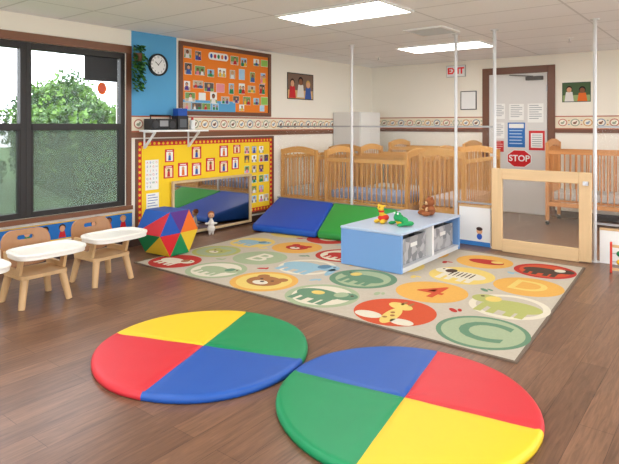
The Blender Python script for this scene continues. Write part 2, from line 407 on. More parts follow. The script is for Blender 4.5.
ringd(X[3],3.65,.31,rS,rW); quad(X[3]-.02,3.66,rG,rS,1.3); E(X[3]-.07,3.69,.06,.05,rY,Z3)
disc(X[4],3.67,.31,rOR); E(X[4]+.02,3.58,.06,.18,rY,Z2,.15); E(X[4]-.02,3.80,.11,.07,rY,Z3,-.3); E(X[4]+.03,3.88,.015,.05,rBr,Z3); E(X[4]-.03,3.88,.015,.05,rBr,Z3)
for a,c in ((.0,-.08),(.03,-.02),(.0,.04)): E(X[4]+a,3.6+c,.018,.02,rBr,Z4)
E(X[4]-.13,3.5,.11,.07,rW); E(X[4]+.15,3.5,.09,.06,rW)
disc(X[5],3.68,.31,rG); disc(X[5],3.68,.275,rS,Z1+.0003); txt(X[5],3.68,'C',.50,rG,.008)
ringd(X[0],4.20,.27,rOl,rS); bear(X[0],4.20,rOl,rW,1.0)
disc(X[1],4.28,.29,rS); txt(X[1],4.28,'B',.42,rW)
ringd(X[2],4.29,.29,rW,rb); quad(X[2]-.02,4.29,rB,rDB,1.45,1,True)
ringd(X[3],4.28,.31,rG,rS); quad(X[3],4.28,rG,rY,1.15,-1)
disc(X[4],4.30,.30,rO); txt(X[4],4.30,'4',.48,rOR)
ringd(X[5]-.03,4.32,.30,rW,rb); quad(X[5]-.03,4.32,rOl,rY,1.4,-1)
disc(X[0],4.78,.27,rY); quad(X[0]-.02,4.78,rB,rDB,1.05)
disc(X[1],4.90,.29,rO); bear(X[1],4.90,rR,rW,1.05)
ringd(X[2],4.90,.29,rR,rW); quad(X[2],4.90,rR,rY,1.0)
disc(X[3],4.9,.28,rY)
disc(X[4],4.94,.30,rY); quad(X[4],4.94,rW,rK,1.25,-1)
for i in range(6): E(X[4]-.1+i*.04,4.95,.008,.09,rK,Z4)
disc(X[5]-.07,4.95,.29,rO); txt(X[5]-.07,4.95,'D',.45,rY)
disc(X[4]-.02,5.58,.28,rO); E(X[4],5.58,.18,.1,rR); E(X[4]+.1,5.61,.06,.05,rY,Z3)
ringd(X[5]-.10,5.58,.28,rR,rOR); quad(X[5]-.10,5.58,rK,rW,1.1)
for i,c in enumerate((rY,rR,rB)): disc(X[i]+.02,5.5,.28,c); bear(X[i]+.02,5.5,rW,rO,.95)
disc(X[3],5.55,.25,rO)
for i in range(5):
    for j in range(3):
        x=(X[i]+X[i+1])/2; y=(Y[j]+Y[j+1])/2+.06
        c=(rS,rY,rR,rG,rB,rO)[(i*2+j)%6]; E(x,y,.05,.025,c,Z1+.0004,.6*i); E(x+.04,y+.03,.035,.016,c,Z1+.0006,2+.6*j)
rug.obj('area_rug',label='beige play rug with animals, letters and coloured circles',cat='rug')
ZR=.0142

# ------------------------------------------------------------------ round mats
def round_mat(cx,cy,R,a0,cols,label):
    b=MB(); n=96; rings=[0,.02,.05,.1,.2,.35,.5,.65,.78,.88,.94,.97,.985,.995,1.0,.997]
    H=.042; vs=[(0,0,H*.85)]
    for k,q in enumerate(rings[1:]):
        for i in range(n):
            th=2*PI*i/n+a0; r=R*q*(1+.005*math.sin(3*th+cx)+.003*math.sin(7*th))
            prof=H if q<.96 else H*(.45+.55*math.sqrt(max(0,1-((q-.96)/.04)**2)))
            if k==len(rings)-2: prof=.003
            ds=r*abs(math.sin(2*(th-a0))/2)
            z=prof-(.007*math.exp(-(ds/.008)**2) if q<.96 else 0)
            z+=.0012*math.sin(9*th+12*q)*(q<.9)
            vs.append((r*math.cos(th),r*math.sin(th),max(z,.002)))
    k4=[[],[],[],[]]
    for i in range(n):
        k4[i*4//n].append((0,1+i,1+(i+1)%n))
    for k in range(len(rings)-2):
        for i in range(n):
            a=1+k*n; k4[i*4//n].append((a+i,a+n+i,a+n+(i+1)%n,a+(i+1)%n))
    b.v=vs
    for q in range(4):
        m=b._m(cols[q])
        for f in k4[q]: b.f.append(list(f)); b.mi.append(m)
    b.f.append([1+(len(rings)-2)*n+i for i in range(n)][::-1]); b.mi.append(0)
    return b.obj('floor_mat',loc=(cx,cy,0),smooth=True,label=label,cat='mat',group='round play mats')
mR=M('mat_red',(202,44,54),.45,noise=.04,scale=3); mB=M('mat_blue',(30,82,164),.45,noise=.05,scale=3); mG=M('mat_green',(4,134,82),.45,noise=.05,scale=3); mY=M('mat_yellow',(230,190,36),.45,noise=.04,scale=3)
ml='thin round vinyl mat with red, blue, green and yellow wedges'
round_mat(-2.65,2.31,.66,math.radians(20),[mG,mY,mR,mB],ml)
round_mat(-1.34,2.50,.655,math.radians(10),[mR,mB,mG,mY],ml)

# ------------------------------------------------------------------ foam wedges
def foam(pts_back,pts_front,hb,hf,mat,mat2,label):
    c=((pts_back[0][0]+pts_front[1][0])/2,(pts_back[0][1]+pts_front[1][1])/2)
    b=MB(); (a0,a1),(f0,f1)=pts_back,pts_front
    P=[(a0,0),(a1,0),(f1,0),(f0,0),(a0,hb),(a1,hb),(f1,hf),(f0,hf)]
    vs=[(p[0]-c[0],p[1]-c[1],z) for p,z in P]
    b.add(vs,[(0,1,2,3),(0,4,5,1),(1,5,6,2),(3,7,4,0)],mat2); b.add(vs,[(4,7,6,5)],mat); b.add(vs,[(2,6,7,3)],mat2)
    o=b.obj('foam_wedge',loc=(c[0],c[1],ZR),label=label,cat='foam mat',group='soft foam wedges')
    w=o.modifiers.new('w','WELD'); w.merge_threshold=.0005
    bv=o.modifiers.new('b','BEVEL'); bv.width=.035; bv.segments=5; bv.limit_method='ANGLE'
    for p in o.data.polygons: p.use_smooth=True
foam(((-5.42,6.20),(-4.42,6.20)),((-5.10,5.28),(-4.13,5.42)),.34,.09,M('foam_blue',(22,74,178),.45,noise=.04,scale=4),M('foam_blue2',(26,88,186),.45),'blue vinyl foam wedge on the rug beside the cribs')
foam(((-4.415,6.20),(-3.42,6.20)),((-4.12,5.42),(-3.33,5.52)),.34,.09,M('foam_green',(44,150,62),.45,noise=.04,scale=4),M('foam_green2',(46,150,70),.45),'green vinyl foam wedge next to the blue one')

# ------------------------------------------------------------------ soft block (chunky hexagonal)
def soft_block():
    b=MB(); R=.275; dp=.20; n=6; cols=[orange,purple,blue,red,green,M('block_yellow2',(222,186,46),.6)]
    b2=M('block_blue',(24,84,170),.6); y2=MATS['block_yellow2']
    rim=[b2,b2,b2,green,green,b2]
    pts=[(R*math.cos(2*PI*i/n),R*math.sin(2*PI*i/n)) for i in range(n)]
    zc=R*math.cos(PI/6)
    for i in range(n):
        p=pts[i];q=pts[(i+1)%n]
        b.add([(dp+.012,0,zc),(dp,p[0],zc+p[1]),(dp,q[0],zc+q[1])],[(0,1,2)],cols[i])
        b.add([(-dp-.012,0,zc),(-dp,q[0],zc+q[1]),(-dp,p[0],zc+p[1])],[(0,1,2)],cols[(i+3)%6])
        # each side panel: two diagonal halves
        A=(-dp,p[0],zc+p[1]);B=(-dp,q[0],zc+q[1]);C=(dp,q[0],zc+q[1]);D_=(dp,p[0],zc+p[1])
        second={2:red,3:y2}.get(i,rim[i])
        b.add([A,B,D_],[(0,1,2)],rim[i]); b.add([B,C,D_],[(0,1,2)],second)
    o=b.obj('soft_block',loc=(-4.98,3.82,ZR),rot=(0,0,math.radians(4)),label='chunky soft play block with bright coloured triangle wedges',cat='toy block')
    w=o.modifiers.new('w','WELD'); w.merge_threshold=.001
    bv=o.modifiers.new('b','BEVEL'); bv.width=.008; bv.segments=2; bv.limit_method='ANGLE'; bv.angle_limit=.8
soft_block()

# ------------------------------------------------------------------ toddler chairs
birch=wood('birch',(210,172,124),'Z'); birchx=wood('birch_x',(212,176,128),'X'); tan=wood('chair_back_wood',(162,116,76),'Z')
trayw=M('tray_white',(234,231,222),.3)
def chair(loc,rz):
    e=empty('toddler_chair',loc,rz,'low wooden toddler chair with white feeding tray by the wall','chair','toddler feeding chairs')
    b=MB(); b.prism(rrect(.34,.38,.04),.03,birchx,a=.22); b.obj('seat',parent=e,bevel=.004)
    for sx in (-1,1):
        for sy in (-1,1):
            b=MB(); b.cyl((sx*.135,sy*.15,.225),(sx*.17,sy*.19,0),.031,birch,.025); b.obj('leg',parent=e,smooth=False)
    # curved solid back with a hand slot
    b=MB()
    out=rrect(.40,.30,.10); inn=rrect(.13,.035,.0174,0,.085)
    b.ring(out,inn,.022,tan,plane='YZ',a=-.011)
    b.v=[(x+.5*y*y,y,z) for x,y,z in b.v]
    b.obj('backrest',parent=e,loc=(-.18,0,.405),rot=(0,-.12,0),bevel=.004)
    for sy in (-1,1):
        b=MB(); 
        pts=[(-.16,.25),(.12,.25),(.16,.385),(.13,.405),(-.17,.405)]
        b.ring(pts,[(-.09,.295),(.07,.295),(.095,.355),(.09,.36),(-.10,.36)],.026,birchx,plane='XZ',a=sy*.175-.013)
        b.obj('armrest',parent=e,bevel=.004)
    b=MB()
    def D(k):
        p=[]
        for i in range(44):
            t=2*PI*i/44; c,s_=math.cos(t),math.sin(t)
            x=.185*abs(c)**.6*(1 if c>0 else -1)*k; y=.27*abs(s_)**.55*(1 if s_>0 else -1)*k
            p.append((x+.19,y))
        return p
    b.prism(D(1.0),.034,trayw,a=.406); b.ring(D(1.03),D(.89),.022,trayw,a=.434)
    b.obj('tray',parent=e,bevel=.006)
    return e
c0=chair((-4.5,2.15,0),0)
dup(c0,(-4.60,2.80,0),.06); dup(c0,(-4.32,1.49,0),-.02)

# ------------------------------------------------------------------ toy storage shelf
lb=M('blue_laminate',(118,160,212),.35); lb2=M('pale_top',(176,194,216),.3); greyl=M('shelf_interior',(214,216,218),.4)
SY=5.29
e=empty('toy_shelf',(-2.845,SY,ZR),0,'low pale blue and white toy storage shelf on the rug','shelf')
b=MB(); b.box(-.345,.345,-.69,-.655,.0,.36,lb); b.obj('end_panel',parent=e,bevel=.006)
b=MB(); b.box(-.345,.345,.655,.69,.0,.36,lb); b.obj('end_panel',parent=e,bevel=.006)
b=MB(); b.box(-.35,.35,-.695,.695,.36,.385,lb2); b.obj('top',parent=e,bevel=.008)
b=MB(); b.box(-.345,-.325,-.655,.655,.0,.36,greyl); b.obj('back_panel',parent=e)
b=MB(); b.box(-.325,.34,-.655,.655,.03,.05,greyl); b.box(.30,.335,-.655,.655,0,.03,greyl); b.obj('base',parent=e)
b=MB(); b.box(-.325,.34,-.018,.018,.05,.36,white); b.obj('divider',parent=e)
binm=ramp_mat('bin_grey',[(150,150,152),(176,176,178),(124,126,130)],14,'vor',.5)
for y0,y1 in ((-.645,-.03),(.03,.645)):
    b=MB(); w=(y1-y0)/2-.03; cy=(y0+y1)/2
    b.box(-.28,.29,-w,w,0,.008,binm); b.box(-.28,-.27,-w,w,.008,.24,binm); b.box(.28,.29,-w,w,.008,.25,binm)
    b.box(-.27,.28,-w,-w+.008,.008,.24,binm); b.box(-.27,.28,w-.008,w,.008,.24,binm)
    b.box(.29,.296,-.07,.07,.15,.19,M('bin_label',(225,225,222),.5))
    b.obj('storage_bin',loc=(-2.845,SY+cy,ZR+.051),label='grey patterned storage bin in the toy shelf',cat='bin',group='storage bins in the toy shelf',bevel=.004)

def plush(name,label,cat,loc,rz,balls,mat,extra,vox=.007):
    b=MB()
    for c,r in balls: b.ball(c,r,mat,12,8)
    e=empty(name,loc,rz,label,cat)
    o=b.obj('body',parent=e,smooth=True)
    r=o.modifiers.new('r','REMESH'); r.mode='VOXEL'; r.voxel_size=vox; r.use_smooth_shade=True
    s_=o.modifiers.new('s','SMOOTH'); s_.iterations=4
    for nm,fn in extra:
        q=MB(); fn(q); q.obj(nm,parent=e,smooth=True)
pb=M('plush_brown',(150,88,52),.95,noise=.15,scale=80); pt=M('plush_tan',(218,178,132),.95); pg=M('plush_green',(40,150,86),.9,noise=.1,scale=60)
py=M('plush_yellow',(232,186,56),.9); pr=M('plush_red',(202,50,38),.9)
ZT=ZR+.386
plush('teddy_bear','brown plush teddy bear sitting on the toy shelf','toy',(-2.74,5.72,ZT),-.7,
 [((0,0,.06),(.06,.055,.062)),((0,-.005,.155),(.058,.052,.052)),((-.045,0,.2),(.02,.014,.02)),((.045,0,.2),(.02,.014,.02)),
  ((-.075,-.03,.085),(.028,.045,.026)),((.075,-.03,.085),(.028,.045,.026)),((-.05,-.08,.03),(.028,.055,.028)),((.05,-.08,.03),(.028,.055,.028))],pb,
 [('muzzle',lambda q:q.ball((0,-.05,.143),(.028,.02,.022),pt)),('nose',lambda q:q.ball((0,-.07,.15),(.01,.006,.007),black)),
  ('eye',lambda q:q.ball((-.022,-.048,.17),.006,black)),('eye',lambda q:q.ball((.022,-.048,.17),.006,black)),
  ('belly',lambda q:q.ball((0,-.03,.06),(.038,.03,.042),pt))])
plush('plush_frog','green plush frog toy lying on the toy shelf','toy',(-2.70,4.99,ZT),-.5,
 [((0,0,.045),(.07,.06,.045)),((0,-.045,.08),(.06,.05,.042)),((-.03,-.055,.12),(.022,.02,.022)),((.03,-.055,.12),(.022,.02,.022)),
  ((-.09,.02,.03),(.03,.06,.026)),((.09,.02,.03),(.03,.06,.026)),((-.08,-.07,.02),(.02,.05,.018)),((.08,-.07,.02),(.02,.05,.018))],pg,
 [('eye',lambda q:q.ball((-.03,-.072,.125),.011,white)),('eye',lambda q:q.ball((.03,-.072,.125),.011,white)),
  ('belly',lambda q:q.ball((0,-.02,.04),(.05,.052,.035),py))])
plush('plush_giraffe','red and yellow plush animal toy on the toy shelf','toy',(-2.92,4.99,ZT),-.2,
 [((0,0,.05),(.05,.06,.05)),((0,-.03,.11),(.026,.026,.05)),((0,-.045,.165),(.036,.04,.03)),((-.04,-.03,.185),(.018,.012,.012)),((.04,-.03,.185),(.018,.012,.012)),
  ((-.04,-.06,.022),(.022,.04,.022)),((.04,-.06,.022),(.022,.04,.022))],py,
 [('scarf',lambda q:q.ball((0,-.033,.125),(.034,.034,.014),pr)),('eye',lambda q:q.ball((-.018,-.078,.175),.006,black)),('eye',lambda q:q.ball((.018,-.078,.175),.006,black)),
  ('shirt',lambda q:q.ball((0,0,.055),(.054,.064,.04),pr))])
pw=M('doll_white',(226,222,214),.9); ps=M('doll_skin',(206,160,124),.8)
plush('doll','small white dressed doll standing before the wall mirror','doll',(-5.38,4.82,0),.95,
 [((0,0,.14),(.04,.032,.07)),((0,0,.08),(.055,.045,.05)),((-.02,0,.03),(.016,.018,.035)),((.02,0,.03),(.016,.018,.035)),((-.055,-.01,.15),(.03,.014,.014)),((.055,-.01,.15),(.03,.014,.014)),((0,0,.22),(.02,.02,.03))],pw,
 [('head',lambda q:q.ball((0,0,.255),(.04,.038,.043),ps)),('hair',lambda q:q.ball((0,.01,.272),(.043,.038,.036),pb)),
  ('eye',lambda q:q.ball((-.014,-.036,.258),.004,black)),('eye',lambda q:q.ball((.014,-.036,.258),.004,black))],vox=.006)

# ------------------------------------------------------------------ divider
chrome_w=M('pole_white_metal',(216,216,216),.35,.15)
railm=M('rail_grey_metal',(168,168,168),.35,.4)
PX=(-4.20,-2.695,-2.225,-1.18)
for x in PX:
    b=MB(); b.cyl((0,0,0),(0,0,ZC),.019,chrome_w,n=16); b.cyl((0,0,ZC-.012),(0,0,ZC-.001),.045,chrome_w,n=16); b.cyl((0,0,0.001),(0,0,.012),.045,chrome_w,n=16)
    b.obj('divider_pole',loc=(x,6.32,0),label='white metal divider pole from floor to ceiling',cat='pole',group='divider poles',smooth=False)
def hrail(x0,x1,z):
    b=MB(); b.box(0,x1-x0,-.009,.009,-.011,.011,railm); b.obj('divider_rail',loc=(x0,6.32,z),label='thin horizontal metal rail between divider poles',cat='rail',group='divider rails')
clearp=glass_mat('plexi',(235,240,240),.02,.05)
for x0,x1,zb in ((-5.555,PX[0]-.02,.32),(PX[0]+.02,PX[1]-.02,.32),(PX[1]+.02,PX[2]-.02,.50),(PX[3]+.02,1.2,.40)):
    hrail(x0,x1,1.40); hrail(x0,x1,zb)
    b=MB(); b.box(0,x1-x0,-.002,.002,0,1.385-zb-.017,clearp); b.obj('clear_sheet',loc=(x0,6.32,zb+.015),label='clear plastic sheet between divider poles and rails',cat='clear panel',group='clear divider sheets')
def lowpanel(x0,x1,h,stick,label):
    b=MB(); w=x1-x0
    b.box(0,w,-.012,.012,.0,h,white); b.box(0,w,-.02,.02,h,h+.02,birchx)
    if stick:
        b.box(.0,w,-.014,-.012,.0,.05,M('sticker_blue',(60,130,200),.5))
        c=w/2+.06
        for (px,pz,r1,r2,m) in ((0,.175,.036,.04,M('skin',(226,170,130),.7)),(0,.20,.038,.022,M('hair',(60,40,30),.8)),(0,.11,.032,.036,M('shirt_blue',(40,90,190),.7))):
            pts=ell(c+px,pz,r1,r2,18); b.add([(p[0],-.0125-(.0008 if m.name=='hair' else 0),p[1]) for p in pts],[tuple(range(18))],m)
    b.obj('low_partition',loc=(x0,6.32,0.002),label=label,cat='partition',group='low white partitions')
g_=.047
lowpanel(PX[1]+g_,PX[2]-g_,.45,True,'low white partition with a child figure sticker')
lowpanel(PX[3]+g_,1.2,.34,False,'low white partition beside the maple gate')
lowpanel(PX[0]+g_,PX[1]-g_,.26,False,'low white partition behind the toy shelf')
# gate
maple=wood('maple',(220,188,142),'Z'); maplex=wood('maple_x',(222,190,144),'X')
e=empty('gate',(-1.70,6.22,0),0,'pale maple gate frame with clear panel between poles','gate')
b=MB(); b.box(-.52,-.40,-.02,.02,0.01,.93,maple); b.obj('stile',parent=e,bevel=.006)
b=MB(); b.box(.39,.51,-.02,.02,0.01,.93,maple); b.obj('stile',parent=e,bevel=.006)
b=MB(); b.box(-.40,.39,-.02,.02,.81,.93,maplex); b.obj('top_rail',parent=e,bevel=.006)
b=MB(); b.box(-.40,.39,-.02,.02,0.0,.14,maplex); b.obj('bottom_rail',parent=e,bevel=.006)
b=MB(); b.box(-.40,.39,-.002,.002,.14,.81,glass_mat('gate_plexi',(230,220,200),.05,.2)); b.obj('clear_panel',parent=e)
b=MB(); b.box(.435,.485,-.05,-.02,.8,.84,chrome); b.cyl((.46,-.05,.82),(.46,-.07,.82),.01,chrome); b.obj('latch',parent=e)

# ------------------------------------------------------------------ cribs
def crib(loc,rz,Lx,W,H,Hs,m,mx,label,sheet,group):
    e=empty('crib',loc,rz,label,'crib',group)
    for sx,nm in ((-1,'headboard'),(1,'footboard')):
        b=MB(); x=sx*Lx/2
        for sy in (-1,1): b.box(x-.022,x+.022,sy*W/2-.024,sy*W/2+.024,.07,H-.05,m)
        k=14; top=[(-W/2+W*i/k,H-.05+.05*math.sin(PI*i/k)) for i in range(k+1)]; bot=[(W/2-W*i/k,H-.13+.04*math.sin(PI*i/k)) for i in range(k+1)]
        b.prism(bot[::-1]+top[::-1],.03,mx,plane='YZ',a=x-.015)
        b.box(x-.014,x+.014,-W/2+.02,W/2-.02,.27,.34,mx)
        ns=8
        for i in range(ns):
            y=-W/2+W*(i+1)/(ns+1); b.cyl((x,y,.34),(x,y,H-.10),.010,m,n=8)
        b.obj(nm,parent=e,bevel=0)
    for sy in (-1,1):
        b=MB(); y=sy*W/2
        b.box(-Lx/2+.02,Lx/2-.02,y-.015,y+.015,Hs-.05,Hs,mx); b.box(-Lx/2+.02,Lx/2-.02,y-.014,y+.014,.27,.33,mx)
        ns=16
        for i in range(ns):
            x=-Lx/2+Lx*(i+1)/(ns+1); b.cyl((x,y,.33),(x,y,Hs-.05),.0095,m,n=8)
        b.obj('side_rail',parent=e)
    b=MB(); b.prism(rrect(Lx-.08,W-.08,.05),.11,sheet,a=.36); b.obj('mattress',parent=e,bevel=.02)
    b=MB(); b.box(-Lx/2+.02,Lx/2-.02,-W/2+.04,W/2-.04,.335,.358,mx); b.obj('mattress_base',parent=e)
    for sx in (-1,1):
        for sy in (-1,1):
            b=MB(); x=sx*Lx/2; y=sy*W/2
            b.cyl((x,y,.05),(x,y,.07),.012,chrome); b.cyl((x-.0,y-.012,.028),(x,y+.012,.028),.028,black,n=16); b.obj('caster',parent=e)
    return e
cw=wood('crib_wood',(206,150,80),'Z'); cwx=wood('crib_wood_x',(216,162,90),'X')
cherry=wood('crib_honey',(202,136,76),'Z'); cherryx=wood('crib_honey_x',(208,142,80),'X')
sh1=M('sheet_white',(200,198,194),.9); sh2=M('sheet_blue',(140,150,178),.9); sh3=M('sheet_pink',(186,172,168),.9)
G1='natural wood cribs'
crib((-5.21,7.04,0),PI/2,1.25,.64,1.1,.96,cw,cwx,'natural birch slatted crib against the wall',sh1,G1)
crib((-4.12,6.86,0),0,1.32,.68,1.1,.94,cw,cwx,'natural birch slatted crib along the divider',sh2,G1)
crib((-4.06,7.64,0),0,1.28,.62,1.12,.98,cw,cwx,'natural birch slatted crib between two other cribs',sh1,G1)
crib((-3.02,7.27,0),PI/2,1.25,.58,1.12,.98,cw,cwx,'natural birch slatted crib behind the low white partition',sh3,G1)
crib((-3.98,8.46,0),0,1.3,.66,1.18,1.06,cw,cwx,'natural birch slatted crib near the back wall',sh1,G1)
crib((-1.5,8.57,0),0,1.3,.64,1.22,1.06,cherry,cherryx,'warm honey wood crib on casters by the back wall',sh1,None)

# ------------------------------------------------------------------ corner cabinet
cg=M('cabinet_grey',(222,221,216),.45)
e=empty('storage_cabinet',(-5.29,7.99,0),0,'tall pale grey metal storage cabinet in the corner','cabinet')
b=MB(); b.box(-.275,.275,-.20,.44,.05,1.64,cg); b.box(-.25,.25,-.18,.42,0,.05,dark); b.obj('body',parent=e,bevel=.006)
for y0,y1 in ((-.19,.118),(.122,.43)):
    b=MB(); b.box(.276,.292,y0,y1,.07,1.63,cg); d=b.obj('door',parent=e,bevel=.003)
    h=MB(); yy=y1-.04 if y0<0 else y0+.04; h.box(.292,.308,yy-.008,yy+.008,.9,1.02,chrome); h.obj('handle',parent=d)

# ------------------------------------------------------------------ door
b=MB()
b.box(-3.395,-3.285,YB-.03,YB,0,2.36,brownv); b.box(-2.36,-2.25,YB-.03,YB,0,2.36,brownv); b.box(-3.285,-2.36,YB-.03,YB,2.25,2.36,brownx)
b.obj('trim_6',kind='structure',bevel=.004)
dm=M('door_offwhite',(218,216,212),.5)
e=MB(); e.box(0,.915,-.02,0,0.01,2.245,dm); d=e.obj('door_1',loc=(-3.28,YB-.001,0),kind='structure',bevel=.004)
b=MB(); b.cyl((.07,-.02,1.0),(.07,-.06,1.0),.012,chrome); b.cyl((.07,-.055,1.0),(.17,-.055,1.0),.009,chrome); b.cyl((.07,-.024,1.0),(.07,-.02,1.0),.03,chrome); b.obj('door_handle',parent=d)
b=MB(); b.box(.6,.86,-.07,-.02,2.13,2.19,M('closer_dark',(70,66,62),.4,.5)); b.box(.35,.72,-.085,-.07,2.2,2.215,MATS['closer_dark'],rot=(0,.1,0)); b.obj('door_closer',parent=d)
for z in (.25,1.1,2.0):
    b=MB(); b.cyl((.912,-.026,z-.05),(.912,-.026,z+.05),.008,chrome); b.obj('hinge',parent=d)
DZ=YB-.0215
def cardB(name,x0,x1,z0,z1,fn,label,cat='paper',group=None,y=DZ):
    b=MB(); w=(x1-x0)/2;h=(z1-z0)/2; fn(b,w,h)
    return b.obj(name,loc=((x0+x1)/2,y,(z0+z1)/2),rot=WB,label=label,cat=cat,group=group)
def cardA(name,y0,y1,z0,z1,fn,label,cat='paper',group=None,x=XL+.001):
    b=MB(); w=(y1-y0)/2;h=(z1-z0)/2; fn(b,w,h)
    return b.obj(name,loc=(x,(y0+y1)/2,(z0+z1)/2),rot=WA,label=label,cat=cat,group=group)
paper=M('paper_white',(240,240,236),.8); ink=M('ink_grey',(150,152,158),.8)
def f_lines(b,w,h,base=paper,inkm=ink,n=7):
    b.box(-w,w,-h,h,0,.0015,base)
    for i in range(n):
        y=h*.8-i*1.6*h/n; b.box(-w*.8,w*(.8 if i%3 else .4),y-h*.035,y+h*.035,.0015,.002,inkm)
def f_stop(b,w,h):
    k=.41; o=[(w,h*k),(w*k*1.1,h),(-w*k*1.1,h),(-w,h*k),(-w,-h*k),(-w*k*1.1,-h),(w*k*1.1,-h),(w,-h*k)]
    b.prism(o,.002,white,a=0); b.prism([(p[0]*.94,p[1]*.93) for p in o],.001,M('stop_red',(206,28,36),.5),a=.002)
    b.text('STOP',h*.98,white,loc=(0,0,.0035),bold=.003)
cardB('stop_sign',-2.985,-2.60,.74,1.02,f_stop,'red octagonal STOP sign on the door','sign')
def f_blue(b,w,h):
    b.box(-w,w,-h,h,0,.0015,M('poster_blue',(40,110,186),.6)); b.box(-w*.85,w*.85,h*.55,h*.9,.0015,.002,paper)
    for i in range(5): b.box(-w*.8,w*(.7-.1*(i%2)),h*.35-i*h*.26-.008,h*.35-i*h*.26+.008,.0015,.002,M('poster_pale',(180,205,230),.6))
cardB('poster',-2.975,-2.70,1.06,1.46,f_blue,'blue notice poster taped to the door','poster')
def f_red(b,w,h):
    b.box(-w,w,-h,h,0,.0015,M('poster_red',(204,40,44),.6)); b.box(-w*.75,w*.75,-h*.75,h*.75,.0015,.002,paper)
    for i in range(6): b.box(-w*.6,w*.6,h*.55-i*h*.22-.005,h*.55-i*h*.22+.005,.002,.0024,ink)
cardB('poster',-2.64,-2.40,1.02,1.33,f_red,'red bordered notice poster taped to the door','poster')
for x0,x1,z0,z1 in ((-3.19,-3.02,1.52,1.77),(-2.95,-2.72,1.5,1.76),(-2.66,-2.42,1.46,1.76),(-3.2,-3.03,1.2,1.46)):
    cardB('notice_sheet',x0,x1,z0,z1,f_lines,'printed white notice sheet taped to the door','paper','notice sheets on the door')
cardB('notice_sheet',-3.2,-3.04,.98,1.16,lambda b,w,h:f_lines(b,w,h,M('paper_red',(205,60,60),.7),paper,4),'small red notice sheet taped to the door','paper')
e=empty('exit_sign',(-3.86,YB-.001,2.25),0,'white exit sign with red letters near the door','sign')
b=MB(); b.box(-.17,.17,-.035,0,0,.20,M('exit_rim',(170,166,160),.5)); b.box(-.163,.163,-.038,-.035,.007,.193,white); b.obj('housing',parent=e)
b=MB(); b.text('EXIT',.145,emis('exit_red',(216,16,20),.2),mtx=Matrix.Translation((0,-.040,.10))@Euler(WB).to_matrix().to_4x4(),bold=.006); b.obj('lettering',parent=e)
photoA=ramp_mat('photo_dark',[(50,44,44),(96,72,60),(200,150,120),(230,210,180),(120,60,60),(220,150,60)],9,'noise',.4)
photoC=ramp_mat('photo_mix',[(40,70,150),(210,160,130),(240,230,220),(190,70,70),(60,50,50),(230,190,100)],14,'noise',.4)
photoD=ramp_mat('photo_cool',[(60,130,200),(225,230,235),(90,80,90),(235,180,150),(40,90,130)],13,'noise',.4)
photoE=ramp_mat('photo_garden',[(60,130,70),(180,210,140),(230,180,150),(240,235,225),(90,70,60)],13,'noise',.4)
photoF=ramp_mat('photo_warm',[(200,60,90),(240,200,190),(250,240,220),(90,60,120),(230,150,60)],13,'noise',.4)
def f_photo(m,bd=.0,fr=paper,t=.003):
    def f(b,w,h):
        b.box(-w,w,-h,h,0,t,fr); b.box(-w+bd,w-bd,-h+bd,h-bd,t,t+.0006,m)
    return f
skin=M('skin_tone',(214,160,124),.8); skin2=M('skin_brown',(140,90,62),.8); cardred=M('card_red',(206,44,46),.7); jean=M('jean_blue',(60,90,160),.8)
hairs=(M('hair',(60,40,30),.8),M('hair_blond',(200,156,84),.8),M('hair_black',(30,26,26),.8))
def f_scene(bg1,bg2,kids,edge_,t=.003):
    def f(b,w,h):
        b.box(-w,w,-h,h,0,t,edge_); b.box(-w*.95,w*.95,-h*.93,h*.93,t,t+.0004,bg1); b.box(-w*.95,w*.95,-h*.93,-h*.3,t+.0004,t+.0006,bg2)
        for i,(x,y,s,sh,sk,hr) in enumerate(kids):
            z=t+.0008+i*.0005; X_,Y_=x*w,y*h
            hh=[(X_-s*h*.55,max(-h*.93,Y_-s*h*1.35)),(X_+s*h*.55,max(-h*.93,Y_-s*h*1.35)),(X_+s*h*.38,Y_-s*h*.15),(X_-s*h*.38,Y_-s*h*.15)]
            b.flat(hh,z,sh); b.flat(ell(X_,Y_+s*h*.22,s*h*.37,s*h*.4,16),z+.0001,hr); b.flat(ell(X_,Y_+s*h*.12,s*h*.29,s*h*.32,16),z+.0003,sk)
    return f
cardA('wall_poster',6.57,7.24,1.83,2.25,f_scene(M('scene_shade',(120,96,80),.6),M('scene_table',(214,176,120),.6),[(-.62,.1,.75,red,skin,hairs[0]),(.0,.25,.8,M('kid_white',(226,220,210),.7),skin2,hairs[2]),(.58,.05,.75,jean,skin,hairs[1])],black),'photo poster of three children playing on the wall','poster')
cardB('wall_poster',-2.15,-1.75,1.77,2.07,f_scene(M('scene_green',(70,96,60),.6),M('scene_grass',(150,170,110),.6),[(-.5,.15,.8,M('kid_white2',(230,226,220),.7),skin,hairs[0]),(.42,.05,.85,orange,skin2,hairs[2])],M('poster_dark_edge',(50,70,60))),'photo poster of two children outdoors on the wall','poster',y=YB-.001)
cardB('framed_picture',-3.78,-3.5,1.68,2.0,f_photo(white,.014,M('frame_grey',(70,70,72),.5),.02),'small thin framed white notice on the wall','picture',y=YB-.001)

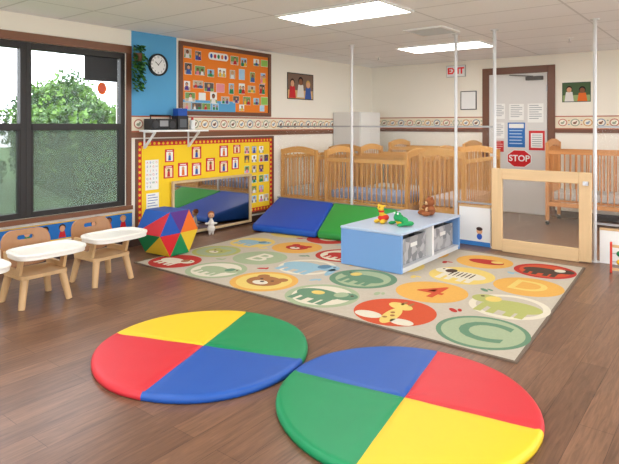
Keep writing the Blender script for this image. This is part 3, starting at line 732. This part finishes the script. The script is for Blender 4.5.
# ------------------------------------------------------------------ left wall displays
lightblue=M('paper_sky',(92,166,212),.8,noise=.04,scale=3)
b=MB(); b.box(XL,XL+.003,3.77,4.42,1.53,ZC,lightblue); b.obj('trim_7',kind='structure')
e=empty('wall_clock',(XL+.004,4.13,2.15),0,'round wall clock with black rim on blue panel','clock')
b=MB(); b.ring(ell(0,0,.135,.135,40),ell(0,0,.115,.115,40),.035,black); b.obj('rim',parent=e,rot=WA)
b=MB(); b.prism(ell(0,0,.116,.116,40),.02,white); 
for i in range(12):
    a=PI/2-2*PI*(i+1)/12; b.text(str(i+1),.032,black,loc=(.093*math.cos(a),.093*math.sin(a),.0205),ex=.0004)
b.obj('face',parent=e,rot=WA)
b=MB(); b.box(-.004,.004,-.01,.055,.022,.024,black,rot=(0,0,.9),piv=(0,0,.023)); b.obj('hour_hand',parent=e,rot=WA)
b=MB(); b.box(-.003,.003,-.01,.085,.025,.027,black,rot=(0,0,-.7),piv=(0,0,.026)); b.obj('minute_hand',parent=e,rot=WA)
BY0,BY1,BZ0,BZ1=4.45,6.17,1.545,2.485
e=empty('bulletin_board',(XL+.001,(BY0+BY1)/2,BZ0),0,'brown framed bulletin board covered in orange paper and photos','bulletin board')
w=(BY1-BY0)/2; h=BZ1-BZ0
b=MB(); b.ring([(-w,0),(w,0),(w,h),(-w,h)],[(-w+.055,.055),(w-.055,.055),(w-.055,h-.055),(-w+.055,h-.055)],.03,brownv); b.obj('board_frame',parent=e,rot=WA,bevel=.004)
orp=M('paper_orange',(238,132,42),.8,noise=.03,scale=3)
b=MB(); b.box(-w+.05,w-.05,.05,h-.05,.0,.01,orp); b.box(-w+.055,w*.15,.055,.2,.01,.012,lightblue); b.obj('board_panel',parent=e,rot=WA)
pink=M('paper_pink',(236,150,160),.8); lime=M('paper_lime',(150,196,90),.8); pale=M('paper_pale_blue',(170,206,232),.8)
bgs=(M('bg_room',(196,180,160),.6),M('bg_dim',(96,88,84),.6),M('bg_lawn',(120,160,90),.6),M('bg_sky',(150,190,220),.6),paper)
tops=(red,jean,yellow,M('shirt_pink',(226,130,150),.7),green,M('shirt_white',(230,228,224),.7),purple)
k=0
rows=((2.33,[4.59,4.76,5.42,5.60,5.86,6.03]),(2.13,[4.60,4.79,4.98,5.18,5.38,5.56,5.78,6.0]),(1.94,[4.58,4.76,4.95,5.15,5.36,5.56,5.76,5.98]),(1.78,[4.63,4.83,5.03,5.24,5.45,5.66,5.86,6.03]),(1.665,[4.58,4.74,4.90,5.06,5.56,5.98]))
for r,(z,ys) in enumerate(rows):
    for y in ys:
        ww=random.choice((.05,.06,.075,.085)); hh=random.choice((.05,.06,.075)) if r<4 else .045
        ww=min(ww,y-4.515,6.105-y)
        dz=random.uniform(-.02,.015) if r<4 else 0
        ztop=min(z+hh+dz,2.42)
        rk=lambda: (random.choice(tops),random.choice((skin,skin,skin2)),random.choice(hairs))
        kids=[(-.45,random.uniform(-.1,.2),.85)+rk(),(.45,random.uniform(-.2,.2),.85)+rk()] if k%2 else [(random.uniform(-.15,.15),.1,1.05)+rk()]
        fn=f_scene(bgs[k%5],bgs[(k+2)%4],kids,paper,.001) if k%6!=5 else f_photo((lime,pale,pink,paper)[(k//6)%4],.004,paper,.001)
        cardA('photo_print',y-ww,y+ww,z-hh+dz,ztop,fn,'small photo print pinned to the orange board','photo','photos pinned to the bulletin board',x=XL+.0135+.003*(k%2)); k+=1
b=MB(); b.prism(rrect(.36,.10,.045),.002,paper)
for i in range(5): b.flat(ell(-.13+i*.065,0,.022,.03,12),.0025,(blue,red,green,orange,purple)[i])
b.obj('title_card',loc=(XL+.0135,5.12,2.345),rot=WA,label='white title strip with coloured dots on the orange board',cat='card')
YY0,YY1,YZ0,YZ1=3.82,6.24,.13,1.255
e=empty('display_board',(XL+.001,(YY0+YY1)/2,YZ0),0,'yellow paper display board with red and yellow scalloped border','display board')
w=(YY1-YY0)/2; h=YZ1-YZ0
yp=M('paper_yellow',(246,206,40),.8,noise=.02,scale=3); rp=M('border_red',(206,44,42),.75)
b=MB(); b.ring([(-w,0),(w,0),(w,h),(-w,h)],[(-w+.03,.03),(w-.03,.03),(w-.03,h-.03),(-w+.03,h-.03)],.02,brownv); b.obj('board_frame',parent=e,rot=WA)
b=MB(); b.box(-w+.03,w-.03,.03,h-.03,0,.006,yp)
b.obj('board_panel',parent=e,rot=WA)
b=MB(); i_=[(-w+.085,.085),(w-.085,.085),(w-.085,h-.085),(-w+.085,h-.085)]
b.ring([(-w+.03,.03),(w-.03,.03),(w-.03,h-.03),(-w+.03,h-.03)],i_,.002,rp,a=.006)
n=36
for i in range(n):
    x=-w+.07+(2*w-.14)*i/(n-1)
    for y in (.058,h-.058): b.flat(ell(x,y,.018,.018,10),.0085,yellow)
n=16
for i in range(n):
    y=.06+(h-.12)*i/(n-1)
    for x in (-w+.058,w-.058): b.flat(ell(x,y,.018,.018,10),.0087,yellow)
b.obj('scalloped_border',parent=e,rot=WA)
XP=XL+.0085
def f_kid(i):
    def f(b,w,h):
        b.box(-w,w,-h,h,0,.0015,cardred); b.box(-w*.72,w*.72,-h*.82,h*.58,.0015,.002,(paper,M('card_cream',(240,220,180),.8))[i%2])
        b.flat(ell(0,h*.25,w*.28,h*.24,14),.0024,(skin,skin2)[i%2]); b.flat([(-w*.3,-h*.75),(w*.3,-h*.75),(w*.22,h*.05),(-w*.22,h*.05)],.0026,(jean,red,orange,blue)[i%4])
        b.box(-w*.6,w*.6,h*.7,h*.82,.0015,.002,paper)
    return f
cards=[(4.24,4.38,.96,1.12),(4.22,4.37,.76,.92),(4.44,4.60,.76,.94),(4.66,4.82,.98,1.14),(4.66,4.82,.76,.93),(4.90,5.06,.80,.98),(5.14,5.30,.98,1.14),(5.14,5.30,.77,.93),(5.37,5.51,.80,.97),(5.40,5.54,1.02,1.14)]
for i,(y0,y1,z0,z1) in enumerate(cards):
    cardA('picture_card',y0,y1,z0,z1,f_kid(i),'red picture card with a child figure pinned to yellow board','card','picture cards on the yellow board',x=XP)
def f_alpha(b,w,h):
    b.box(-w,w,-h,h,0,.0015,paper)
    cs=[red,blue,green,orange,ink]
    for r in range(7):
        for c in range(4):
            if r*4+c<26: b.text(chr(65+(r*4+c)),h*.2,cs[(r+c)%5],loc=(-w*.7+c*w*.46,h*.82-r*h*.27,.002),ex=.0003)
cardA('alphabet_chart',3.955,4.145,.64,1.0,f_alpha,'white alphabet chart pinned to the yellow board','chart',x=XP)
cardA('notice_sheet',3.97,4.15,.36,.6,lambda b,w,h:f_lines(b,w,h,paper,M('ink_blue',(90,120,180),.8),6),'white printed sheet pinned to the yellow board','paper',x=XP)
k=0
for y in (5.67,5.82,5.97,6.08):
    for z in (1.06,.93,.78,.63,.48,.34):
        if y<5.8 and z<.76: continue
        if (y>6.0 and k%2): k+=1; continue
        rk=lambda: (random.choice(tops),random.choice((skin,skin2)),random.choice(hairs))
        cardA('photo_print',y-.048,y+.048,z-.052,z+.052,f_scene(bgs[k%5],bgs[(k+1)%4],[(0,.1,1.0)+rk()],(paper,cardred)[k%2],.001),'small photo print pinned to the yellow board','photo','photos pinned to the yellow board',x=XP); k+=1
e=empty('wall_mirror',(XL+.03,5.02,.03),0,'low wide wall mirror with wooden frame near the floor','mirror')
mir=M('mirror_silver',(215,214,212),.03,1.0); frm=wood('mirror_frame',(206,180,140),'Y')
b=MB(); b.ring([(-.7,0),(.7,0),(.7,.69),(-.7,.69)],[(-.67,.03),(.67,.03),(.67,.66),(-.67,.66)],.03,frm); b.obj('mirror_frame',parent=e,rot=WA,bevel=.003)
b=MB(); b.box(-.67,.67,.03,.66,0,.012,mir); b.obj('mirror_glass',parent=e,rot=WA)
b=MB(); b.box(0,3.1,0,.185,0,.002,M('decal_blue',(30,110,190),.7)); b.box(0,3.1,0,.012,.002,.0025,yellow); b.box(0,3.1,.173,.185,.002,.0025,yellow)
for i in range(17):
    x=.1+i*.18; hc=hairs[i%3]
    b.flat(ell(x,.125,.038,.036,14),.003,hc); b.flat(ell(x,.112,.03,.032,14),.0034,(skin,skin2)[i%2])
    b.flat([(x-.04,.02),(x+.04,.02),(x+.025,.085),(x-.025,.085)],.0032,(red,yellow,green,orange)[i%4])
b.obj('wall_decal_border',loc=(XL+.001,.68,.225),rot=WA,label='blue wall decal strip with rows of simple children figures',cat='decal')

# ------------------------------------------------------------------ wall shelf and radio
e=empty('wall_shelf',(XL+.021,4.28,1.29),0,'white bracketed wall shelf holding a black radio','shelf')
b=MB(); b.box(0,.27,-.42,.42,.05,.072,white); b.obj('shelf_board',parent=e,bevel=.003)
for y in (-.36,.3):
    b=MB(); b.ring([(0,-.15),(.02,-.15),(.22,.035),(.22,.05),(0,.05)],[(.012,-.125),(.018,-.12),(.185,.036),(.185,.038),(.012,.038)],.02,white,plane='XZ',a=y); b.obj('bracket',parent=e)
e=empty('radio',(XL+.16,4.06,1.363),0,'black portable radio with handle on the shelf','radio')
b=MB(); b.box(-.07,.07,-.18,.18,0,.13,black); b.box(.07,.072,-.06,.06,.04,.11,M('radio_silver',(150,152,156),.4,.5)); b.obj('body',parent=e,bevel=.012)
for y in (-.12,.12):
    b=MB(); b.cyl((.07,y,.062),(.076,y,.062),.045,M('speaker_grey',(60,60,64),.7),n=20); b.obj('speaker',parent=e)
b=MB(); b.cyl((0,-.14,.125),(0,-.14,.17),.007,black); b.cyl((0,.14,.125),(0,.14,.17),.007,black); b.cyl((0,-.147,.17),(0,.147,.17),.009,black); b.obj('handle',parent=e)
b=MB(); b.box(-.06,.06,-.08,.08,0,.17,M('box_black',(36,36,40),.5)); b.box(.06,.062,-.05,.05,.03,.13,M('box_face',(90,94,100),.4)); b.obj('speaker_box',loc=(XL+.15,4.36,1.363),label='small black speaker box on the shelf',cat='speaker',bevel=.008)
b=MB(); b.box(-.05,.05,-.07,.07,0,.09,blue); b.prism(ell(0,0,.03,.02,14),.004,white,a=.09); b.obj('tissue_box',loc=(XL+.15,4.36,1.5335),label='small blue box on top of the speaker',cat='box',bevel=.004)
b=MB(); b.cyl((0,0,0),(0,0,.12),.035,white,n=20); b.cyl((0,0,.12),(0,0,.15),.015,red,n=12); b.obj('bottle',loc=(XL+.14,4.56,1.363),label='white plastic bottle with red cap on the shelf',cat='bottle')

# ivy
e=empty('ivy_plant',(XL+.03,3.80,2.16),0,'hanging green ivy in a small wall pot beside the window','plant')
b=MB(); b.cyl((.06,0,0),(.06,0,.09),.04,M('pot_brown',(110,72,52),.7),.052,n=18); b.box(0,.02,-.02,.02,.02,.09,dark); b.obj('wall_pot',parent=e)
b=MB(); lf=M('ivy_green',(34,88,38),.5); lf2=M('ivy_green_light',(84,140,62),.5)
for s_ in range(18):
    x=.07+random.uniform(-.04,.05); y=random.uniform(-.06,.07); L_=random.uniform(.25,.52)
    n=int(L_/.018)
    for i in range(n):
        z=.12-i*.018 if i>2 else .12+random.uniform(0,.05); px=x+.02*math.sin(i*.5+s_); py=y+.02*math.cos(i*.4+s_)
        d=Vector((random.uniform(.2,1),random.gauss(0,.8),random.gauss(-.3,.5))).normalized()*.04; c=d.cross(Vector((random.random(),random.random(),1))).normalized()*.026
        p=Vector((max(px,.01),py,z)); b.add([p,p+d*.5+c,p+d,p+d*.5-c],[(0,1,2,3)],(lf,lf,lf2)[(i+s_)%3])
b.obj('foliage',parent=e,kind='stuff')

# bead maze toy
e=empty('bead_maze',(-.9,5.95,0),.15,'wooden bead maze toy with red ends and coloured beads','toy')
for a in (-.08,.2):
    b=MB(); b.prism(rrect(.06,.3,.025,0,.15),.02,M('toy_red',(206,60,40),.5),plane='YZ',a=a); b.obj('end_panel',parent=e,bevel=.004)
for z in (.03,.25):
    b=MB(); b.box(-.06,.2,-.02,.02,z,z+.02,birchx); b.obj('crossbar',parent=e)
for z,cs in ((.11,(yellow,blue,green)),(.19,(green,red,yellow))):
    b=MB(); b.cyl((-.06,0,z),(.2,0,z),.004,chrome,n=8)
    for i,c in enumerate(cs): b.ball((.0+i*.06,0,z),.026,c)
    b.obj('bead_wire',parent=e,smooth=True)

# ------------------------------------------------------------------ world, camera
w=bpy.data.worlds.new('sky'); sc.world=w; w.use_nodes=True
bg=w.node_tree.nodes['Background']; bg.inputs['Color'].default_value=S(240,246,255); bg.inputs['Strength'].default_value=5.4
cam=bpy.data.cameras.new('camera'); co=bpy.data.objects.new('camera',cam); COL.objects.link(co)
co.location=(0,0,1.42); co.rotation_euler=(PI/2,0,math.radians(38)); cam.sensor_width=36; cam.lens=36*550/619; cam.shift_y=-107/619; cam.clip_start=.05
sc.camera=co
